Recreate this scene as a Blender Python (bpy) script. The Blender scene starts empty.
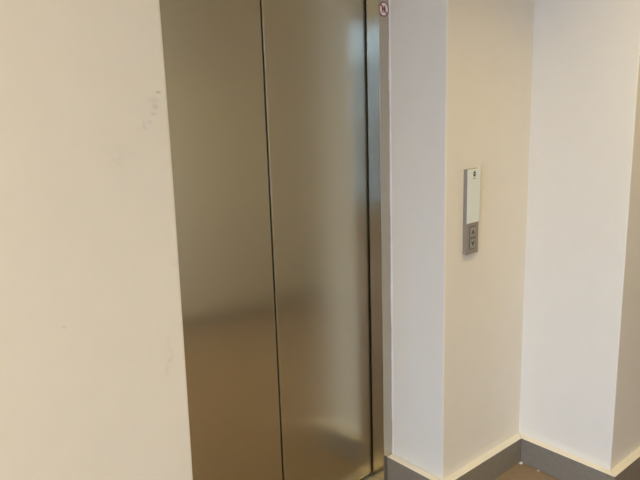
import bpy, bmesh, math, random
from mathutils import Vector, Matrix
random.seed(4)
S = bpy.context.scene
C = S.collection

# ------------------------------------------------------------------ camera
cam_d = bpy.data.cameras.new('camera')
cam = bpy.data.objects.new('camera', cam_d)
C.objects.link(cam)
F_PX = 658.97
cam_d.sensor_fit = 'HORIZONTAL'
cam_d.sensor_width = 36.0
cam_d.lens = F_PX / 640 * 36.0
cam_d.clip_start = 0.02
right = Vector((0.75637153, -0.6534171, -0.03079288)).normalized()
up = Vector((0.16290469, 0.14256401, 0.97628764)).normalized()
back = right.cross(up).normalized()
m = Matrix((right, up, back)).transposed().to_4x4()
m.translation = (0.0, 0.0, 1.5)
cam.matrix_world = m
S.camera = cam

# ------------------------------------------------------------------ world (daylight seen through the lobby window)
W = bpy.data.worlds.new('sky')
S.world = W
W.use_nodes = True
wn = W.node_tree
bg = wn.nodes['Background']
bg.inputs['Color'].default_value = (0.345, 0.575, 1.0, 1)
bg.inputs['Strength'].default_value = 10.4

# ------------------------------------------------------------------ lights
WIN_X = -2.6
WINDOWS = [(-1.75, 0.95, 0.25, 2.30), (-3.65, -1.85, 0.06, 2.34)]     # y0, y1, z0, z1 of the openings
for (wy0, wy1, wz0, wz1) in WINDOWS:
    pl = bpy.data.lights.new('window_portal', 'AREA')
    pl.shape = 'RECTANGLE'
    pl.size = wz1 - wz0
    pl.size_y = wy1 - wy0
    pl.cycles.is_portal = True
    po = bpy.data.objects.new('window_portal', pl)
    C.objects.link(po)
    po.location = (WIN_X - 0.22, (wy0 + wy1) / 2, (wz0 + wz1) / 2)
    po.rotation_euler = (0, -math.pi / 2, 0)

WARM = (1.0, 0.785, 0.37)
WARMER = (1.0, 0.66, 0.20)      # corridor lamp colour pushed yellower to warm the wall tones there
LAMPS = [(((1.80, 0.50), 100), 7.0), (((0.15, 0.25), 180), 2.5), (((3.6, 0.42), 180), 2.0), (((-1.3, -0.2), 180), 68.0), (((0.6, -1.6), 180), 15.0)]  # the lamp near the window is an unseen fill added for warm light
CEIL = 2.60

# ------------------------------------------------------------------ exposure
vs = S.view_settings
vs.view_transform = 'Standard'
vs.look = 'None'
vs.gamma = 1.0
vs.use_curve_mapping = False
vs.exposure = 0.0

# ------------------------------------------------------------------ materials
def mat(name, color, rough=0.5, metal=0.0, **kw):
    M = bpy.data.materials.new(name)
    M.use_nodes = True
    p = M.node_tree.nodes['Principled BSDF']
    p.inputs['Base Color'].default_value = (*color, 1)
    p.inputs['Roughness'].default_value = rough
    p.inputs['Metallic'].default_value = metal
    for k, v in kw.items():
        p.inputs[k].default_value = v
    return M

def node(M, typ, **kw):
    n = M.node_tree.nodes.new(typ)
    for k, v in kw.items():
        setattr(n, k, v)
    return n

def link(M, a, b):
    M.node_tree.links.new(a, b)

def geo_pos(M):
    return node(M, 'ShaderNodeNewGeometry').outputs['Position']

PAINT = (0.80, 0.755, 0.665)

def paint_material(name, marks=()):
    M = mat(name, PAINT, 0.55, **{'Specular IOR Level': 0.3})
    p = M.node_tree.nodes['Principled BSDF']
    pos = geo_pos(M)
    n1 = node(M, 'ShaderNodeTexNoise')
    n1.inputs['Scale'].default_value = 260
    n1.inputs['Detail'].default_value = 3
    link(M, pos, n1.inputs['Vector'])
    n2 = node(M, 'ShaderNodeTexNoise')
    n2.inputs['Scale'].default_value = 14
    n2.inputs['Detail'].default_value = 4
    link(M, pos, n2.inputs['Vector'])
    b = node(M, 'ShaderNodeBump')
    b.inputs['Strength'].default_value = 0.10
    b.inputs['Distance'].default_value = 0.002
    link(M, n1.outputs['Fac'], b.inputs['Height'])
    b2 = node(M, 'ShaderNodeBump')
    b2.inputs['Strength'].default_value = 0.10
    b2.inputs['Distance'].default_value = 0.01
    link(M, n2.outputs['Fac'], b2.inputs['Height'])
    link(M, b.outputs['Normal'], b2.inputs['Normal'])
    link(M, b2.outputs['Normal'], p.inputs['Normal'])
    # slight unevenness of the paint itself
    mix = node(M, 'ShaderNodeMix', data_type='RGBA')
    mix.inputs[6].default_value = (*[c * 0.97 for c in PAINT], 1)
    mix.inputs[7].default_value = (*[min(1, c * 1.02) for c in PAINT], 1)
    link(M, n2.outputs['Fac'], mix.inputs[0])
    col = mix.outputs[2]
    # scuff marks: soft ellipses broken up by noise
    for (x, y, z, rx, rz, strength, tone) in marks:
        sub = node(M, 'ShaderNodeVectorMath', operation='SUBTRACT')
        sub.inputs[1].default_value = (x, y, z)
        link(M, pos, sub.inputs[0])
        sc = node(M, 'ShaderNodeVectorMath', operation='MULTIPLY')
        sc.inputs[1].default_value = (1 / rx, 0.0, 1 / rz)
        link(M, sub.outputs[0], sc.inputs[0])
        ln = node(M, 'ShaderNodeVectorMath', operation='LENGTH')
        link(M, sc.outputs[0], ln.inputs[0])
        mr = node(M, 'ShaderNodeMapRange')
        mr.inputs['From Min'].default_value = 0.2
        mr.inputs['From Max'].default_value = 1.0
        mr.inputs['To Min'].default_value = strength
        mr.inputs['To Max'].default_value = 0.0
        link(M, ln.outputs['Value'], mr.inputs['Value'])
        nn = node(M, 'ShaderNodeTexNoise')
        nn.inputs['Scale'].default_value = 70
        nn.inputs['Detail'].default_value = 4
        link(M, pos, nn.inputs['Vector'])
        mm = node(M, 'ShaderNodeMath', operation='MULTIPLY')
        link(M, mr.outputs['Result'], mm.inputs[0])
        mr2 = node(M, 'ShaderNodeMapRange')
        mr2.inputs['From Min'].default_value = 0.38
        mr2.inputs['From Max'].default_value = 0.62
        link(M, nn.outputs['Fac'], mr2.inputs['Value'])
        link(M, mr2.outputs['Result'], mm.inputs[1])
        mx = node(M, 'ShaderNodeMix', data_type='RGBA')
        link(M, mm.outputs[0], mx.inputs[0])
        link(M, col, mx.inputs[6])
        mx.inputs[7].default_value = (*tone, 1)
        col = mx.outputs[2]
    link(M, col, p.inputs['Base Color'])
    return M

DUST = (0.30, 0.27, 0.22)
paint = paint_material('wall_paint')
paint_left = paint_material('wall_paint_scuffed', [
    (0.7135, 1.38, 1.5180, 0.010, 0.004, 0.8, DUST),
    (0.705, 1.38, 1.502, 0.022, 0.012, 0.15, DUST),
    (0.7035, 1.38, 1.4850, 0.013, 0.009, 0.32, DUST),
    (0.7000, 1.38, 1.4720, 0.012, 0.008, 0.26, DUST),
    (0.6830, 1.38, 1.4520, 0.016, 0.007, 0.38, DUST),
    (0.6700, 1.38, 1.4420, 0.016, 0.009, 0.26, DUST),
    (0.605, 1.38, 1.38, 0.05, 0.04, 0.08, DUST),
    (0.7230, 1.38, 1.125, 0.012, 0.020, 0.26, DUST),
    (0.690, 1.38, 0.900, 0.010, 0.05, 0.22, DUST),
    (0.68, 1.38, 0.870, 0.010, 0.03, 0.15, DUST),
    (0.45, 1.38, 1.03, 0.006, 0.006, 0.4, DUST),
])

def steel_material(name, color, broad=0.42):
    """vertically brushed steel: a lobe spread sideways by the grain plus a broader soft lobe"""
    M = bpy.data.materials.new(name)
    M.use_nodes = True
    M.node_tree.nodes.clear()
    out = node(M, 'ShaderNodeOutputMaterial')
    ge = node(M, 'ShaderNodeNewGeometry')
    tg = node(M, 'ShaderNodeVectorMath', operation='CROSS_PRODUCT')
    tg.inputs[1].default_value = (0.0, 0.02, 1.0)
    link(M, ge.outputs['True Normal'], tg.inputs[0])
    g1 = node(M, 'ShaderNodeBsdfAnisotropic')
    g1.inputs['Color'].default_value = (*color, 1)
    g1.inputs['Roughness'].default_value = 0.15
    g1.inputs['Anisotropy'].default_value = -0.76
    link(M, tg.outputs[0], g1.inputs['Tangent'])
    g2 = node(M, 'ShaderNodeBsdfAnisotropic')
    g2.inputs['Color'].default_value = (*color, 1)
    g2.inputs['Roughness'].default_value = 0.34
    g2.inputs['Anisotropy'].default_value = -0.25
    link(M, tg.outputs[0], g2.inputs['Tangent'])
    mx = node(M, 'ShaderNodeMixShader')
    mx.inputs[0].default_value = broad
    link(M, g1.outputs[0], mx.inputs[1])
    link(M, g2.outputs[0], mx.inputs[2])
    link(M, mx.outputs[0], out.inputs['Surface'])
    return M

steel = steel_material('brushed_steel', (0.585, 0.545, 0.415), 0.34)
steel_frame = steel_material('brushed_steel_frame', (0.57, 0.53, 0.46), 0.08)
aluminium = mat('sill_aluminium', (0.66, 0.60, 0.47), 0.42, 0.75)
rubber = mat('dark_rubber', (0.022, 0.016, 0.012), 0.7)
shaft_dark = mat('shaft_paint', (0.03, 0.028, 0.025), 0.8)

def tile_material(name, base, joint, scale, rough):
    M = mat(name, base, rough)
    p = M.node_tree.nodes['Principled BSDF']
    pos = geo_pos(M)
    n = node(M, 'ShaderNodeTexNoise')
    n.inputs['Scale'].default_value = 45
    n.inputs['Detail'].default_value = 6
    n.inputs['Roughness'].default_value = 0.65
    link(M, pos, n.inputs['Vector'])
    mx = node(M, 'ShaderNodeMix', data_type='RGBA')
    mx.inputs[6].default_value = (*[c * 0.80 for c in base], 1)
    mx.inputs[7].default_value = (*[min(1, c * 1.2) for c in base], 1)
    link(M, n.outputs['Fac'], mx.inputs[0])
    col = mx.outputs[2]
    if joint:
        mp = node(M, 'ShaderNodeMapping')
        mp.inputs['Location'].default_value = (0.21, 0.33, 0)
        link(M, pos, mp.inputs['Vector'])
        br = node(M, 'ShaderNodeTexBrick')
        br.offset = 0.0
        br.inputs['Scale'].default_value = 1.0
        br.inputs['Brick Width'].default_value = scale
        br.inputs['Row Height'].default_value = scale
        br.inputs['Mortar Size'].default_value = 0.002
        link(M, mp.outputs[0], br.inputs['Vector'])
        m2 = node(M, 'ShaderNodeMix', data_type='RGBA')
        link(M, br.outputs['Fac'], m2.inputs[0])
        link(M, col, m2.inputs[6])
        m2.inputs[7].default_value = (*joint, 1)
        col = m2.outputs[2]
    link(M, col, p.inputs['Base Color'])
    return M

floor_mat = tile_material('floor_tile', (0.275, 0.20, 0.13), (0.16, 0.13, 0.10), 0.6, 0.38)
skirt_mat = tile_material('skirting_tile', (0.235, 0.205, 0.160), None, 0.6, 0.45)
grout = mat('grout', (0.72, 0.68, 0.6), 0.8)
ceil_mat = mat('ceiling_paint', (0.82, 0.80, 0.76), 0.8)
white_plate = mat('plate_glass_white', (0.74, 0.79, 0.74), 0.22)
panel_grey = mat('panel_grey_metal', (0.31, 0.28, 0.23), 0.42, 0.35)
button_grey = mat('button_metal', (0.36, 0.33, 0.28), 0.38, 0.35)
ink = mat('black_ink', (0.012, 0.012, 0.012), 0.5)
sticker_white = mat('sticker_white', (0.88, 0.74, 0.74), 0.4)
sticker_red = mat('sticker_red', (0.20, 0.035, 0.05), 0.4)
sticker_black = mat('sticker_black', (0.03, 0.012, 0.015), 0.4)
caulk_mat = mat('caulk', (0.78, 0.77, 0.74), 0.6)
lamp_ring = mat('lamp_ring', (0.8, 0.8, 0.8), 0.35)
win_frame = mat('window_frame_paint', (0.35, 0.36, 0.37), 0.4)
plastic = mat('window_handle_metal', (0.5, 0.5, 0.5), 0.3, 1.0)

glass = bpy.data.materials.new('window_glass')
glass.use_nodes = True
nt = glass.node_tree
nt.nodes.clear()
o_ = nt.nodes.new('ShaderNodeOutputMaterial')
t_ = nt.nodes.new('ShaderNodeBsdfTransparent')
g_ = nt.nodes.new('ShaderNodeBsdfGlossy')
g_.inputs['Roughness'].default_value = 0.0
f_ = nt.nodes.new('ShaderNodeFresnel')
x_ = nt.nodes.new('ShaderNodeMixShader')
nt.links.new(f_.outputs[0], x_.inputs[0])
nt.links.new(t_.outputs[0], x_.inputs[1])
nt.links.new(g_.outputs[0], x_.inputs[2])
nt.links.new(x_.outputs[0], o_.inputs[0])

emit = bpy.data.materials.new('lamp_diffuser')
emit.use_nodes = True
ep = emit.node_tree.nodes['Principled BSDF']
ep.inputs['Base Color'].default_value = (0.9, 0.85, 0.75, 1)
ep.inputs['Emission Color'].default_value = (*WARM, 1)
ep.inputs['Emission Strength'].default_value = 12.0

# ------------------------------------------------------------------ mesh helpers
def add_box(bm, lo, hi, bevel=0.0, mi=0):
    xs, ys, zs = zip(lo, hi)
    v = [bm.verts.new((x, y, z)) for x in xs for y in ys for z in zs]
    idx = [(0, 1, 3, 2), (4, 6, 7, 5), (0, 4, 5, 1), (2, 3, 7, 6), (0, 2, 6, 4), (1, 5, 7, 3)]
    fs = [bm.faces.new([v[i] for i in f]) for f in idx]
    for f in fs:
        f.material_index = mi
    if bevel:
        es = list({e for f in fs for e in f.edges})
        r = bmesh.ops.bevel(bm, geom=es, offset=bevel, segments=2, affect='EDGES', profile=0.5)
        for f in r['faces']:
            f.material_index = mi
    return v

def add_prism(bm, pts, a, b, axis='y', mi=0):
    """polygon pts in the plane across axis, extruded from a to b"""
    def P(p, t):
        if axis == 'y':
            return (p[0], t, p[1])
        if axis == 'z':
            return (p[0], p[1], t)
        return (t, p[0], p[1])
    A = [bm.verts.new(P(p, a)) for p in pts]
    B = [bm.verts.new(P(p, b)) for p in pts]
    fs = [bm.faces.new(A), bm.faces.new(B[::-1])]
    n = len(pts)
    for i in range(n):
        j = (i + 1) % n
        fs.append(bm.faces.new((A[i], B[i], B[j], A[j])))
    for f in fs:
        f.material_index = mi
    return fs

def add_ring(bm, cx, cz, r0, r1, a, b, n=40):
    def circ(r, t):
        return [bm.verts.new((cx + r * math.cos(2 * math.pi * i / n), t, cz + r * math.sin(2 * math.pi * i / n))) for i in range(n)]
    o1, i1, o2, i2 = circ(r1, a), circ(r0, a), circ(r1, b), circ(r0, b)
    for k in range(n):
        j = (k + 1) % n
        for q in ((o1[k], o1[j], i1[j], i1[k]), (o2[k], i2[k], i2[j], o2[j]),
                  (o1[k], o2[k], o2[j], o1[j]), (i1[k], i1[j], i2[j], i2[k])):
            bm.faces.new(q)

def disc_pts(cx, cz, r, n=40):
    return [(cx + r * math.cos(2 * math.pi * i / n), cz + r * math.sin(2 * math.pi * i / n)) for i in range(n)]

def obj(name, bm, mats, parent=None, kind=None, smooth=False):
    bmesh.ops.recalc_face_normals(bm, faces=bm.faces)
    me = bpy.data.meshes.new(name)
    bm.to_mesh(me)
    bm.free()
    for M in (mats if isinstance(mats, (list, tuple)) else [mats]):
        me.materials.append(M)
    if smooth:
        for p in me.polygons:
            p.use_smooth = True
    o = bpy.data.objects.new(name, me)
    C.objects.link(o)
    if parent:
        o.parent = parent
        o.matrix_parent_inverse = Matrix.Translation(parent.location).inverted()
    if kind:
        o['kind'] = kind
    return o

def empty(name, loc, label, cat, group=None):
    o = bpy.data.objects.new(name, None)
    C.objects.link(o)
    o.location = loc
    o.empty_display_size = 0.05
    o['label'] = label
    o['category'] = cat
    if group:
        o['group'] = group
    return o

def tag(o, label, cat, group=None):
    o['label'] = label
    o['category'] = cat
    if group:
        o['group'] = group
    return o

def box_obj(name, lo, hi, M, parent=None, kind=None, bevel=0.0):
    bm = bmesh.new()
    add_box(bm, lo, hi, bevel)
    return obj(name, bm, M, parent, kind)

# ------------------------------------------------------------------ plan of the place (metres)
XL = 0.7262                     # left corner of the lift recess
XA, YB = 1.7336, 1.3823         # outer corner right of the recess
XC, YD = 2.2293, 0.9948         # next corner, corridor begins
YF = 1.631                      # lift frame face
XR = 1.6826                     # right reveal face
YDOOR = 1.6985                  # door leaf face
ZB, T = 0.1072, 0.0339          # skirting height and ledge depth
X0, X1, Y0, YC = -2.6, 5.0, -3.7, -0.41
YBACK = 2.0

# ------------------------------------------------------------------ the setting
box_obj('floor', (X0 - 0.2, Y0 - 0.2, -0.12), (X1 + 0.2, YF - 0.001, 0.0), floor_mat, kind='structure')
box_obj('floor_pit', (XL - 0.3, YF - 0.001, -0.12), (XA + 0.3, YBACK + 0.1, -0.035), shaft_dark, kind='structure')
box_obj('ceiling', (X0 - 0.2, Y0 - 0.2, CEIL), (X1 + 0.2, YBACK + 0.2, CEIL + 0.12), ceil_mat, kind='structure')

# left wall with a slightly out-of-plumb plaster corner
bm = bmesh.new()
ZT = CEIL
LEAN = [(0.0, 0.715), (0.55, 0.7258), (0.64, 0.7275), (1.28, 0.7365), (1.57, 0.738), (1.72, 0.7375), (2.6, 0.740)]
def lean(z):
    for (a, xa_), (b, xb_) in zip(LEAN, LEAN[1:]):
        if z <= b:
            return xa_ + (xb_ - xa_) * (z - a) / (b - a)
    return LEAN[-1][1]
prof = [(X0, 0.0), (lean(0), 0.0), (lean(0.55), 0.55), (lean(0.64), 0.64), (lean(1.28), 1.28), (lean(1.57), 1.57), (lean(1.72), 1.72), (lean(ZT), ZT), (X0, ZT)]
add_prism(bm, prof, YB, YBACK)
w_left = obj('wall_left', bm, paint_left, kind='structure')
# softened plaster arris
bv = w_left.modifiers.new('arris', 'BEVEL')
bv.width = 0.004
bv.segments = 3
bv.limit_method = 'ANGLE'

def wall(name, lo, hi, M=None, bevel=0.004):
    o = box_obj(name, lo, hi, M or paint, kind='structure')
    if bevel:
        b = o.modifiers.new('arris', 'BEVEL')
        b.width = bevel
        b.segments = 3
        b.limit_method = 'ANGLE'
    return o

wall('wall_right', (XA, YB, 0), (XC + 0.02, YBACK, CEIL))
wall('wall_corridor', (XC, YD, 0), (X1, YBACK, CEIL))
wall('wall_header', (XL - 0.05, YF + 0.004, 2.17), (XA + 0.05, YBACK - 0.1, CEIL), bevel=0)
wall('wall_shaft', (XL - 0.05, YBACK - 0.1, 0), (XA + 0.05, YBACK, CEIL), shaft_dark, bevel=0)
wall('wall_opposite', (1.75, YC - 0.2, 0), (X1, YC, CEIL))
wall('wall_end', (X1, YC, 0), (X1 + 0.2, YD, CEIL), bevel=0)
wall('wall_east', (1.75, Y0, 0), (1.95, YC - 0.2, CEIL), bevel=0)
wall('wall_south', (X0, Y0 - 0.2, 0), (1.95, Y0, CEIL), bevel=0)

# window wall: pieces round the two openings, joined into one wall mesh
(AY0, AY1, AZ0, AZ1), (BY0, BY1, BZ0, BZ1) = WINDOWS
bm = bmesh.new()
for (y0, y1, z0, z1) in ((Y0 - 0.2, BY0, 0, CEIL), (BY1, AY0, 0, CEIL), (AY1, YBACK, 0, CEIL),
                         (AY0, AY1, 0, AZ0), (AY0, AY1, AZ1, CEIL), (BY0, BY1, 0, BZ0), (BY0, BY1, BZ1, CEIL)):
    add_box(bm, (X0 - 0.2, y0, z0), (X0, y1, z1))
obj('wall_window_side', bm, paint, kind='structure')

def window(name, y0, y1, z0, z1, fw, mullions_y, mullions_z):
    """frame with bars at the given heights and positions, one glass pane per opening"""
    fx0, fx1 = X0 - 0.14, X0 - 0.08
    ys = [y0 + fw / 2] + mullions_y + [y1 - fw / 2]
    zs = [z0 + fw / 2] + mullions_z + [z1 - fw / 2]
    bm = bmesh.new()
    for y in ys:
        add_box(bm, (fx0, y - fw / 2, z0), (fx1, y + fw / 2, z1))
    for a, b in zip(ys, ys[1:]):
        for z in zs:
            add_box(bm, (fx0, a + fw / 2, z - fw / 2), (fx1, b - fw / 2, z + fw / 2))
    w = obj(name, bm, win_frame, kind='structure')
    for a, b in zip(ys, ys[1:]):
        for c, d_ in zip(zs, zs[1:]):
            box_obj('window_pane', (fx0 + 0.025, a + fw / 2, c + fw / 2), (fx0 + 0.031, b - fw / 2, d_ - fw / 2), glass, w)
    return w

window('window_1', AY0, AY1, AZ0, AZ1, 0.05, [(AY0 + AY1) / 2], [])
window('window_2', BY0, BY1, BZ0, BZ1, 0.06, [], [1.06, 1.80])
box_obj('trim_1', (X0 - 0.08, AY0, AZ0), (X0 + 0.03, AY1, AZ0 + 0.02), skirt_mat, kind='structure')

# added unseen wall bounding the sky reflected in the jamb; paving outside the window
box_obj('wall_sky_screen', (X0 - 6.2, -14.0, -0.06), (X0 - 6.0, -3.6, 2.25), mat('sky_screen_grey', (0.30, 0.31, 0.32), 0.85), kind='structure')
box_obj('terrace', (X0 - 30, -20, -0.14), (X0 - 0.2, 20, -0.06), mat('terrace_stone', (0.34, 0.35, 0.36), 0.8), kind='structure')

# ------------------------------------------------------------------ skirting: grey tile face, painted plaster ledge on top
def skirting(name, path):
    """path: floor-plan polygon of the skirting block"""
    bm = bmesh.new()
    fs = add_prism(bm, path, 0.0, ZB, 'z')
    bm.normal_update()
    bmesh.ops.recalc_face_normals(bm, faces=bm.faces)
    for f in bm.faces:
        f.material_index = 1 if f.normal.z > 0.9 else 0
    o = obj(name, bm, [skirt_mat, paint], kind='structure')
    b = o.modifiers.new('edge', 'BEVEL')
    b.width = 0.0015
    b.segments = 2
    b.limit_method = 'ANGLE'
    return o

skirting('baseboard_recess', [(XA, YF), (XA - T, YF), (XA - T, YB - T), (XA, YB)])
skirting('baseboard_right', [(XA, YB), (XA - T, YB - T), (XC - T, YB - T), (XC, YB)])
skirting('baseboard_return', [(XC, YB), (XC - T, YB - T), (XC - T, YD - T), (XC, YD)])
skirting('baseboard_corridor', [(XC, YD), (XC - T, YD - T), (X1, YD - T), (X1, YD)])
skirting('baseboard_left', [(X0, YB), (X0, YB - T), (lean(0.05) + T, YB - T), (lean(0.05), YB)])
skirting('baseboard_recess_left', [(lean(0.05), YB), (lean(0.05) + T, YB - T), (lean(0.05) + T, YF), (lean(0.05), YF)])
skirting('baseboard_opposite', [(1.75 - T, YC + T), (X1, YC + T), (X1, YC), (1.75, YC)])

# dabs of pale grout left at the floor line in the inner corner
bm = bmesh.new()
for (x, y, r) in ((XC - T - 0.006, YB - T - 0.005, 0.008), (XC - T - 0.004, YB - T - 0.085, 0.005)):
    v = bmesh.ops.create_icosphere(bm, subdivisions=2, radius=r)['verts']
    for q in v:
        k = 1 + 0.35 * random.uniform(-1, 1)
        q.co = Vector((q.co.x * k * 1.2, q.co.y * k, max(0.0, q.co.z * 0.45))) + Vector((x, y, 0.0))
dab = obj('trim_2', bm, grout, kind='structure', smooth=True)

# ------------------------------------------------------------------ lift doors
SEAM = 1.2428
GAP = 0.006
def leaf(name, x0, x1, label, top_shift):
    root = empty(name, ((x0 + x1) / 2, YDOOR + 0.02, 0.012), label, 'elevator door')
    bm = bmesh.new()
    # folded sheet: slightly eased vertical edges; seam edge follows a tiny lean
    e = 0.003
    z0, z1 = 0.012, 2.14
    v = add_box(bm, (x0, YDOOR, z0), (x1, YDOOR + 0.038, z1), e)
    obj('door_skin', bm, steel, root)
    bm = bmesh.new()
    add_box(bm, (x0 + 0.08, YDOOR + 0.012, 0.004), (x0 + 0.13, YDOOR + 0.026, 0.012))
    add_box(bm, (x1 - 0.13, YDOOR + 0.012, 0.004), (x1 - 0.08, YDOOR + 0.026, 0.012))
    obj('guide_shoe', bm, rubber, root)
    return root

leaf_l = leaf('elevator_door_panel', 0.745, SEAM - GAP / 2, 'left brushed steel elevator door panel, next to the cream wall edge', 0)
leaf_r = leaf('elevator_door_panel', SEAM + GAP / 2, 1.735, 'right brushed steel elevator door panel, beside the bluish steel jamb', 0)
bm = bmesh.new()
add_box(bm, (SEAM + GAP / 2 - 0.004, YDOOR + 0.008, 0.014), (SEAM + GAP / 2 + 0.0005, YDOOR + 0.034, 2.13))
obj('rubber_strip', bm, rubber, leaf_r)

# ------------------------------------------------------------------ lift frame (architrave with reveal)
fr = empty('steel_door_surround', ((XL + XA) / 2, YF, 0), 'brushed steel elevator door frame set in the recess', 'door frame')
REV = 1.6915
def jamb(xin, xout):
    bm = bmesh.new()
    lo, hi = min(xin, xout), max(xin, xout)
    add_box(bm, (lo, YF, 0.0), (hi, REV, 2.17), 0.0016)
    return obj('jamb', bm, steel_frame, fr)
XLI = 0.786
jamb(XR, XA - 0.0012)
jamb(XLI, XL + 0.012)
bm = bmesh.new()
add_box(bm, (XLI, YF, 2.10), (XR, REV, 2.17), 0.0016)
obj('header', bm, steel_frame, fr)
# uneven bead of caulk where the jamb meets the plaster
bm = bmesh.new()
N = 120
prev = None
for i in range(N + 1):
    z = ZB + (2.17 - ZB) * i / N
    wv = 0.0042 + 0.0016 * math.sin(z * 23) * math.sin(z * 7.3) + random.uniform(-0.0007, 0.0007)
    if abs(z - 0.78) < 0.03:
        wv += 0.002
    ring = [bm.verts.new(p) for p in ((XA, YF, z), (XA - wv, YF, z), (XA - wv * 0.75, YF - wv * 0.7, z), (XA, YF - wv * 1.1, z))]
    if prev:
        for k in range(3):
            bm.faces.new((prev[k], prev[k + 1], ring[k + 1], ring[k]))
    prev = ring
obj('caulk_bead', bm, caulk_mat, fr, smooth=True)

# sill
sl = empty('elevator_sill', ((XL + XA) / 2, YF + 0.07, 0), 'pale metal elevator sill on the floor under the door panels', 'door sill')
bm = bmesh.new()
xs0, xs1 = 0.735, 1.73
add_box(bm, (xs0, YF + 0.0, -0.03), (xs1, YDOOR - 0.002 + 0.010, 0.0005))
add_box(bm, (xs0, YDOOR + 0.030, -0.03), (xs1, YDOOR + 0.09, 0.0005))
add_box(bm, (xs0, YDOOR + 0.008, -0.03), (xs1, YDOOR + 0.030, -0.015))
obj('sill_plate', bm, aluminium, sl)
bm = bmesh.new()
for k in range(4):
    y = YF + 0.012 + k * 0.013
    add_box(bm, (xs0 + 0.06, y, 0.0004), (xs1 - 0.06, y + 0.005, 0.0018), 0.0004)
obj('tread_rib', bm, aluminium, sl)

# ------------------------------------------------------------------ round prohibition sticker on the jamb
SX, SZ, SR = 1.7052, 1.7785, 0.0245
st = empty('prohibition_sticker', (SX, YF, SZ), 'small round red and white prohibition sticker on the steel door frame', 'sticker')
bm = bmesh.new()
add_prism(bm, disc_pts(SX, SZ, SR), YF - 0.0002, YF - 0.0008)
obj('backing', bm, sticker_white, st)
bm = bmesh.new()
add_ring(bm, SX, SZ, SR * 0.84, SR * 1.0, YF - 0.0007, YF - 0.0012)
obj('ring', bm, sticker_red, st)
bm = bmesh.new()
def person(cx, cz, s, lean_):
    add_prism(bm, disc_pts(cx, cz + 0.0072 * s, 0.0022 * s, 16), YF - 0.0007, YF - 0.0011)
    add_prism(bm, [(cx - 0.0024 * s, cz + 0.0045 * s), (cx + 0.0024 * s, cz + 0.0045 * s),
                   (cx + 0.0020 * s + lean_, cz - 0.002 * s), (cx + 0.0024 * s + lean_, cz - 0.0100 * s),
                   (cx + 0.0006 * s + lean_, cz - 0.0100 * s), (cx + 0.0, cz - 0.003 * s),
                   (cx - 0.0012 * s - lean_, cz - 0.0100 * s), (cx - 0.0030 * s - lean_, cz - 0.0100 * s),
                   (cx - 0.0020 * s, cz - 0.002 * s)], YF - 0.0007, YF - 0.0011)
person(SX - 0.0055, SZ, 1.15, 0.0005)
person(SX + 0.0050, SZ + 0.001, 1.15, 0.0008)
add_prism(bm, [(SX - 0.0045, SZ + 0.0052), (SX + 0.0050, SZ + 0.0060), (SX + 0.0050, SZ + 0.0040), (SX - 0.0045, SZ + 0.0032)], YF - 0.0007, YF - 0.0011)
obj('figures', bm, sticker_black, st)
bm = bmesh.new()
d = Vector((1, -1)).normalized()
nrm = Vector((1, 1)).normalized()
hw = SR * 0.085
L = SR * 0.88
cc = Vector((SX, SZ))
pts = [cc + d * L + nrm * hw, cc + d * L - nrm * hw, cc - d * L - nrm * hw, cc - d * L + nrm * hw]
add_prism(bm, [tuple(p) for p in pts], YF - 0.0010, YF - 0.0015)
obj('slash', bm, sticker_red, st)

# ------------------------------------------------------------------ lift call panel on the right wall
PX0, PX1, PZ0, PZ1, PD = 1.8300, 1.8985, 0.9400, 1.2385, 0.0160
cp = empty('elevator_call_panel', ((PX0 + PX1) / 2, YB, PZ0), 'tall slim grey elevator call panel with white top on cream wall', 'call panel')
bm = bmesh.new()
add_box(bm, (PX0, YB - PD, PZ0), (PX1, YB, PZ1), 0.0012)
obj('housing', bm, panel_grey, cp)
bm = bmesh.new()
PLZ = 1.0515
add_box(bm, (PX0 - 0.0002, YB - PD - 0.0022, PLZ), (PX1 + 0.001, YB - PD, PZ1 + 0.0006), 0.0007)
plate = obj('faceplate', bm, white_plate, cp)
plate['label'] = 'glossy white upper faceplate'
# small emblem: two stacked arrowheads and a caption line
yi = YB - PD - 0.0021
lx, lz = 1.8665, 1.2215
bm = bmesh.new()
add_prism(bm, [(lx - 0.0075, lz + 0.0010), (lx + 0.0075, lz + 0.0010), (lx + 0.0030, lz + 0.0085), (lx, lz + 0.0105), (lx - 0.0030, lz + 0.0085)], yi, yi - 0.0004)
add_prism(bm, [(lx - 0.0085, lz - 0.0010), (lx + 0.0085, lz - 0.0010), (lx + 0.0035, lz - 0.0085), (lx, lz - 0.0110), (lx - 0.0035, lz - 0.0085)], yi, yi - 0.0004)
em = obj('emblem', bm, ink, plate)
bm = bmesh.new()
for k in range(7):
    x = lx - 0.0098 + k * 0.0029
    add_box(bm, (x, yi - 0.0004, lz - 0.0165), (x + 0.0018, yi, lz - 0.0142))
obj('caption', bm, mat('grey_ink', (0.10, 0.10, 0.09), 0.5), plate)

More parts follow.
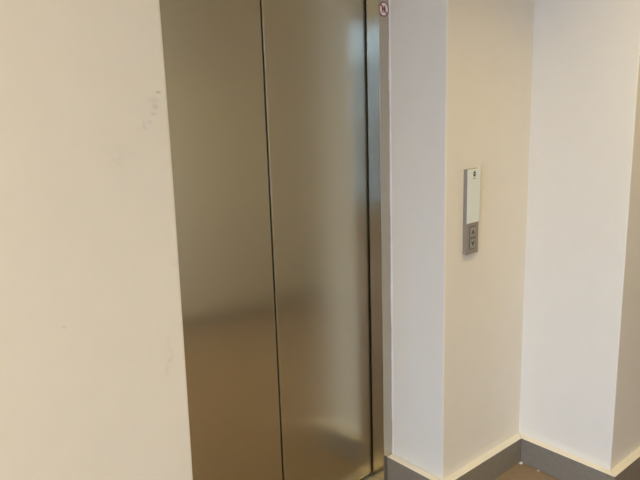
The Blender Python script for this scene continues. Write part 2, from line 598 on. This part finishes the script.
def call_button(zc, up_, label):
    xc = 1.8645
    hw_, hh = 0.0165, 0.0190
    bm = bmesh.new()
    yb_ = YB - PD
    add_box(bm, (xc - hw_ + 0.002, yb_ - 0.0022, zc - hh + 0.002), (xc + hw_ - 0.002, yb_ + 0.001, zc + hh - 0.002), 0.0008)
    b = obj('call_button', bm, button_grey, cp)
    b['label'] = label
    # dark square outline formed by the button's surround
    bm = bmesh.new()
    for (x0, x1, z0, z1) in ((-hw_, hw_, hh - 0.002, hh), (-hw_, hw_, -hh, -hh + 0.002),
                             (-hw_, -hw_ + 0.002, -hh + 0.002, hh - 0.002), (hw_ - 0.002, hw_, -hh + 0.002, hh - 0.002)):
        add_box(bm, (xc + x0, yb_ - 0.0008, zc + z0), (xc + x1, yb_ + 0.0005, zc + z1))
    obj('surround', bm, rubber, b)
    bm = bmesh.new()
    s = 1 if up_ else -1
    w_, h_, t_ = 0.0095, 0.0085, 0.0042
    P = [(-w_, -h_ * s), (0, (h_) * s), (w_, -h_ * s), (w_ - t_ * 1.2, -h_ * s), (0, (h_ - t_ * 1.9) * s), (-w_ + t_ * 1.2, -h_ * s)]
    add_prism(bm, [(xc + p[0], zc + p[1]) for p in P], yb_ - 0.0021, yb_ - 0.0027)
    obj('arrow', bm, ink, b)

call_button(1.0190, True, 'upper square button with black up arrow')
call_button(0.9770, False, 'lower square button with black down arrow')

# ------------------------------------------------------------------ ceiling downlights
def downlight(x, y, power, spread, colour, label):
    root = empty('ceiling_downlight', (x, y, CEIL), label, 'ceiling light', 'recessed ceiling downlights')
    bm = bmesh.new()
    n = 40
    def circ(r, z):
        return [bm.verts.new((x + r * math.cos(2 * math.pi * i / n), y + r * math.sin(2 * math.pi * i / n), z)) for i in range(n)]
    rings = [circ(0.095, CEIL - 0.0005), circ(0.093, CEIL - 0.006), circ(0.078, CEIL - 0.010), circ(0.074, CEIL - 0.004)]
    for a, b in zip(rings, rings[1:]):
        for k in range(n):
            j = (k + 1) % n
            bm.faces.new((a[k], a[j], b[j], b[k]))
    obj('ring', bm, lamp_ring, root, smooth=True)
    bm = bmesh.new()
    add_prism(bm, disc_pts(x, y, 0.075), CEIL - 0.0045, CEIL - 0.0015, 'z')
    obj('diffuser', bm, emit, root)
    ld = bpy.data.lights.new('downlight_lamp', 'AREA')
    ld.shape = 'DISK'
    ld.size = 0.11
    ld.energy = power
    ld.spread = math.radians(spread)
    ld.color = colour
    lo = bpy.data.objects.new('downlight_lamp', ld)
    C.objects.link(lo)
    lo.location = (x, y, CEIL - 0.012)
    lo.parent = root
    lo.matrix_parent_inverse = Matrix.Translation(root.location).inverted()

wheres = ['by the call panel', 'above the middle of the lobby', 'down the corridor', 'near the window, added as unseen fill light', 'at the back of the lobby']
for (((x, y), sp), pw), wh in zip(LAMPS, wheres):
    downlight(x, y, pw, sp, WARMER if x > 3 else WARM, 'round recessed ceiling downlight ' + wh)
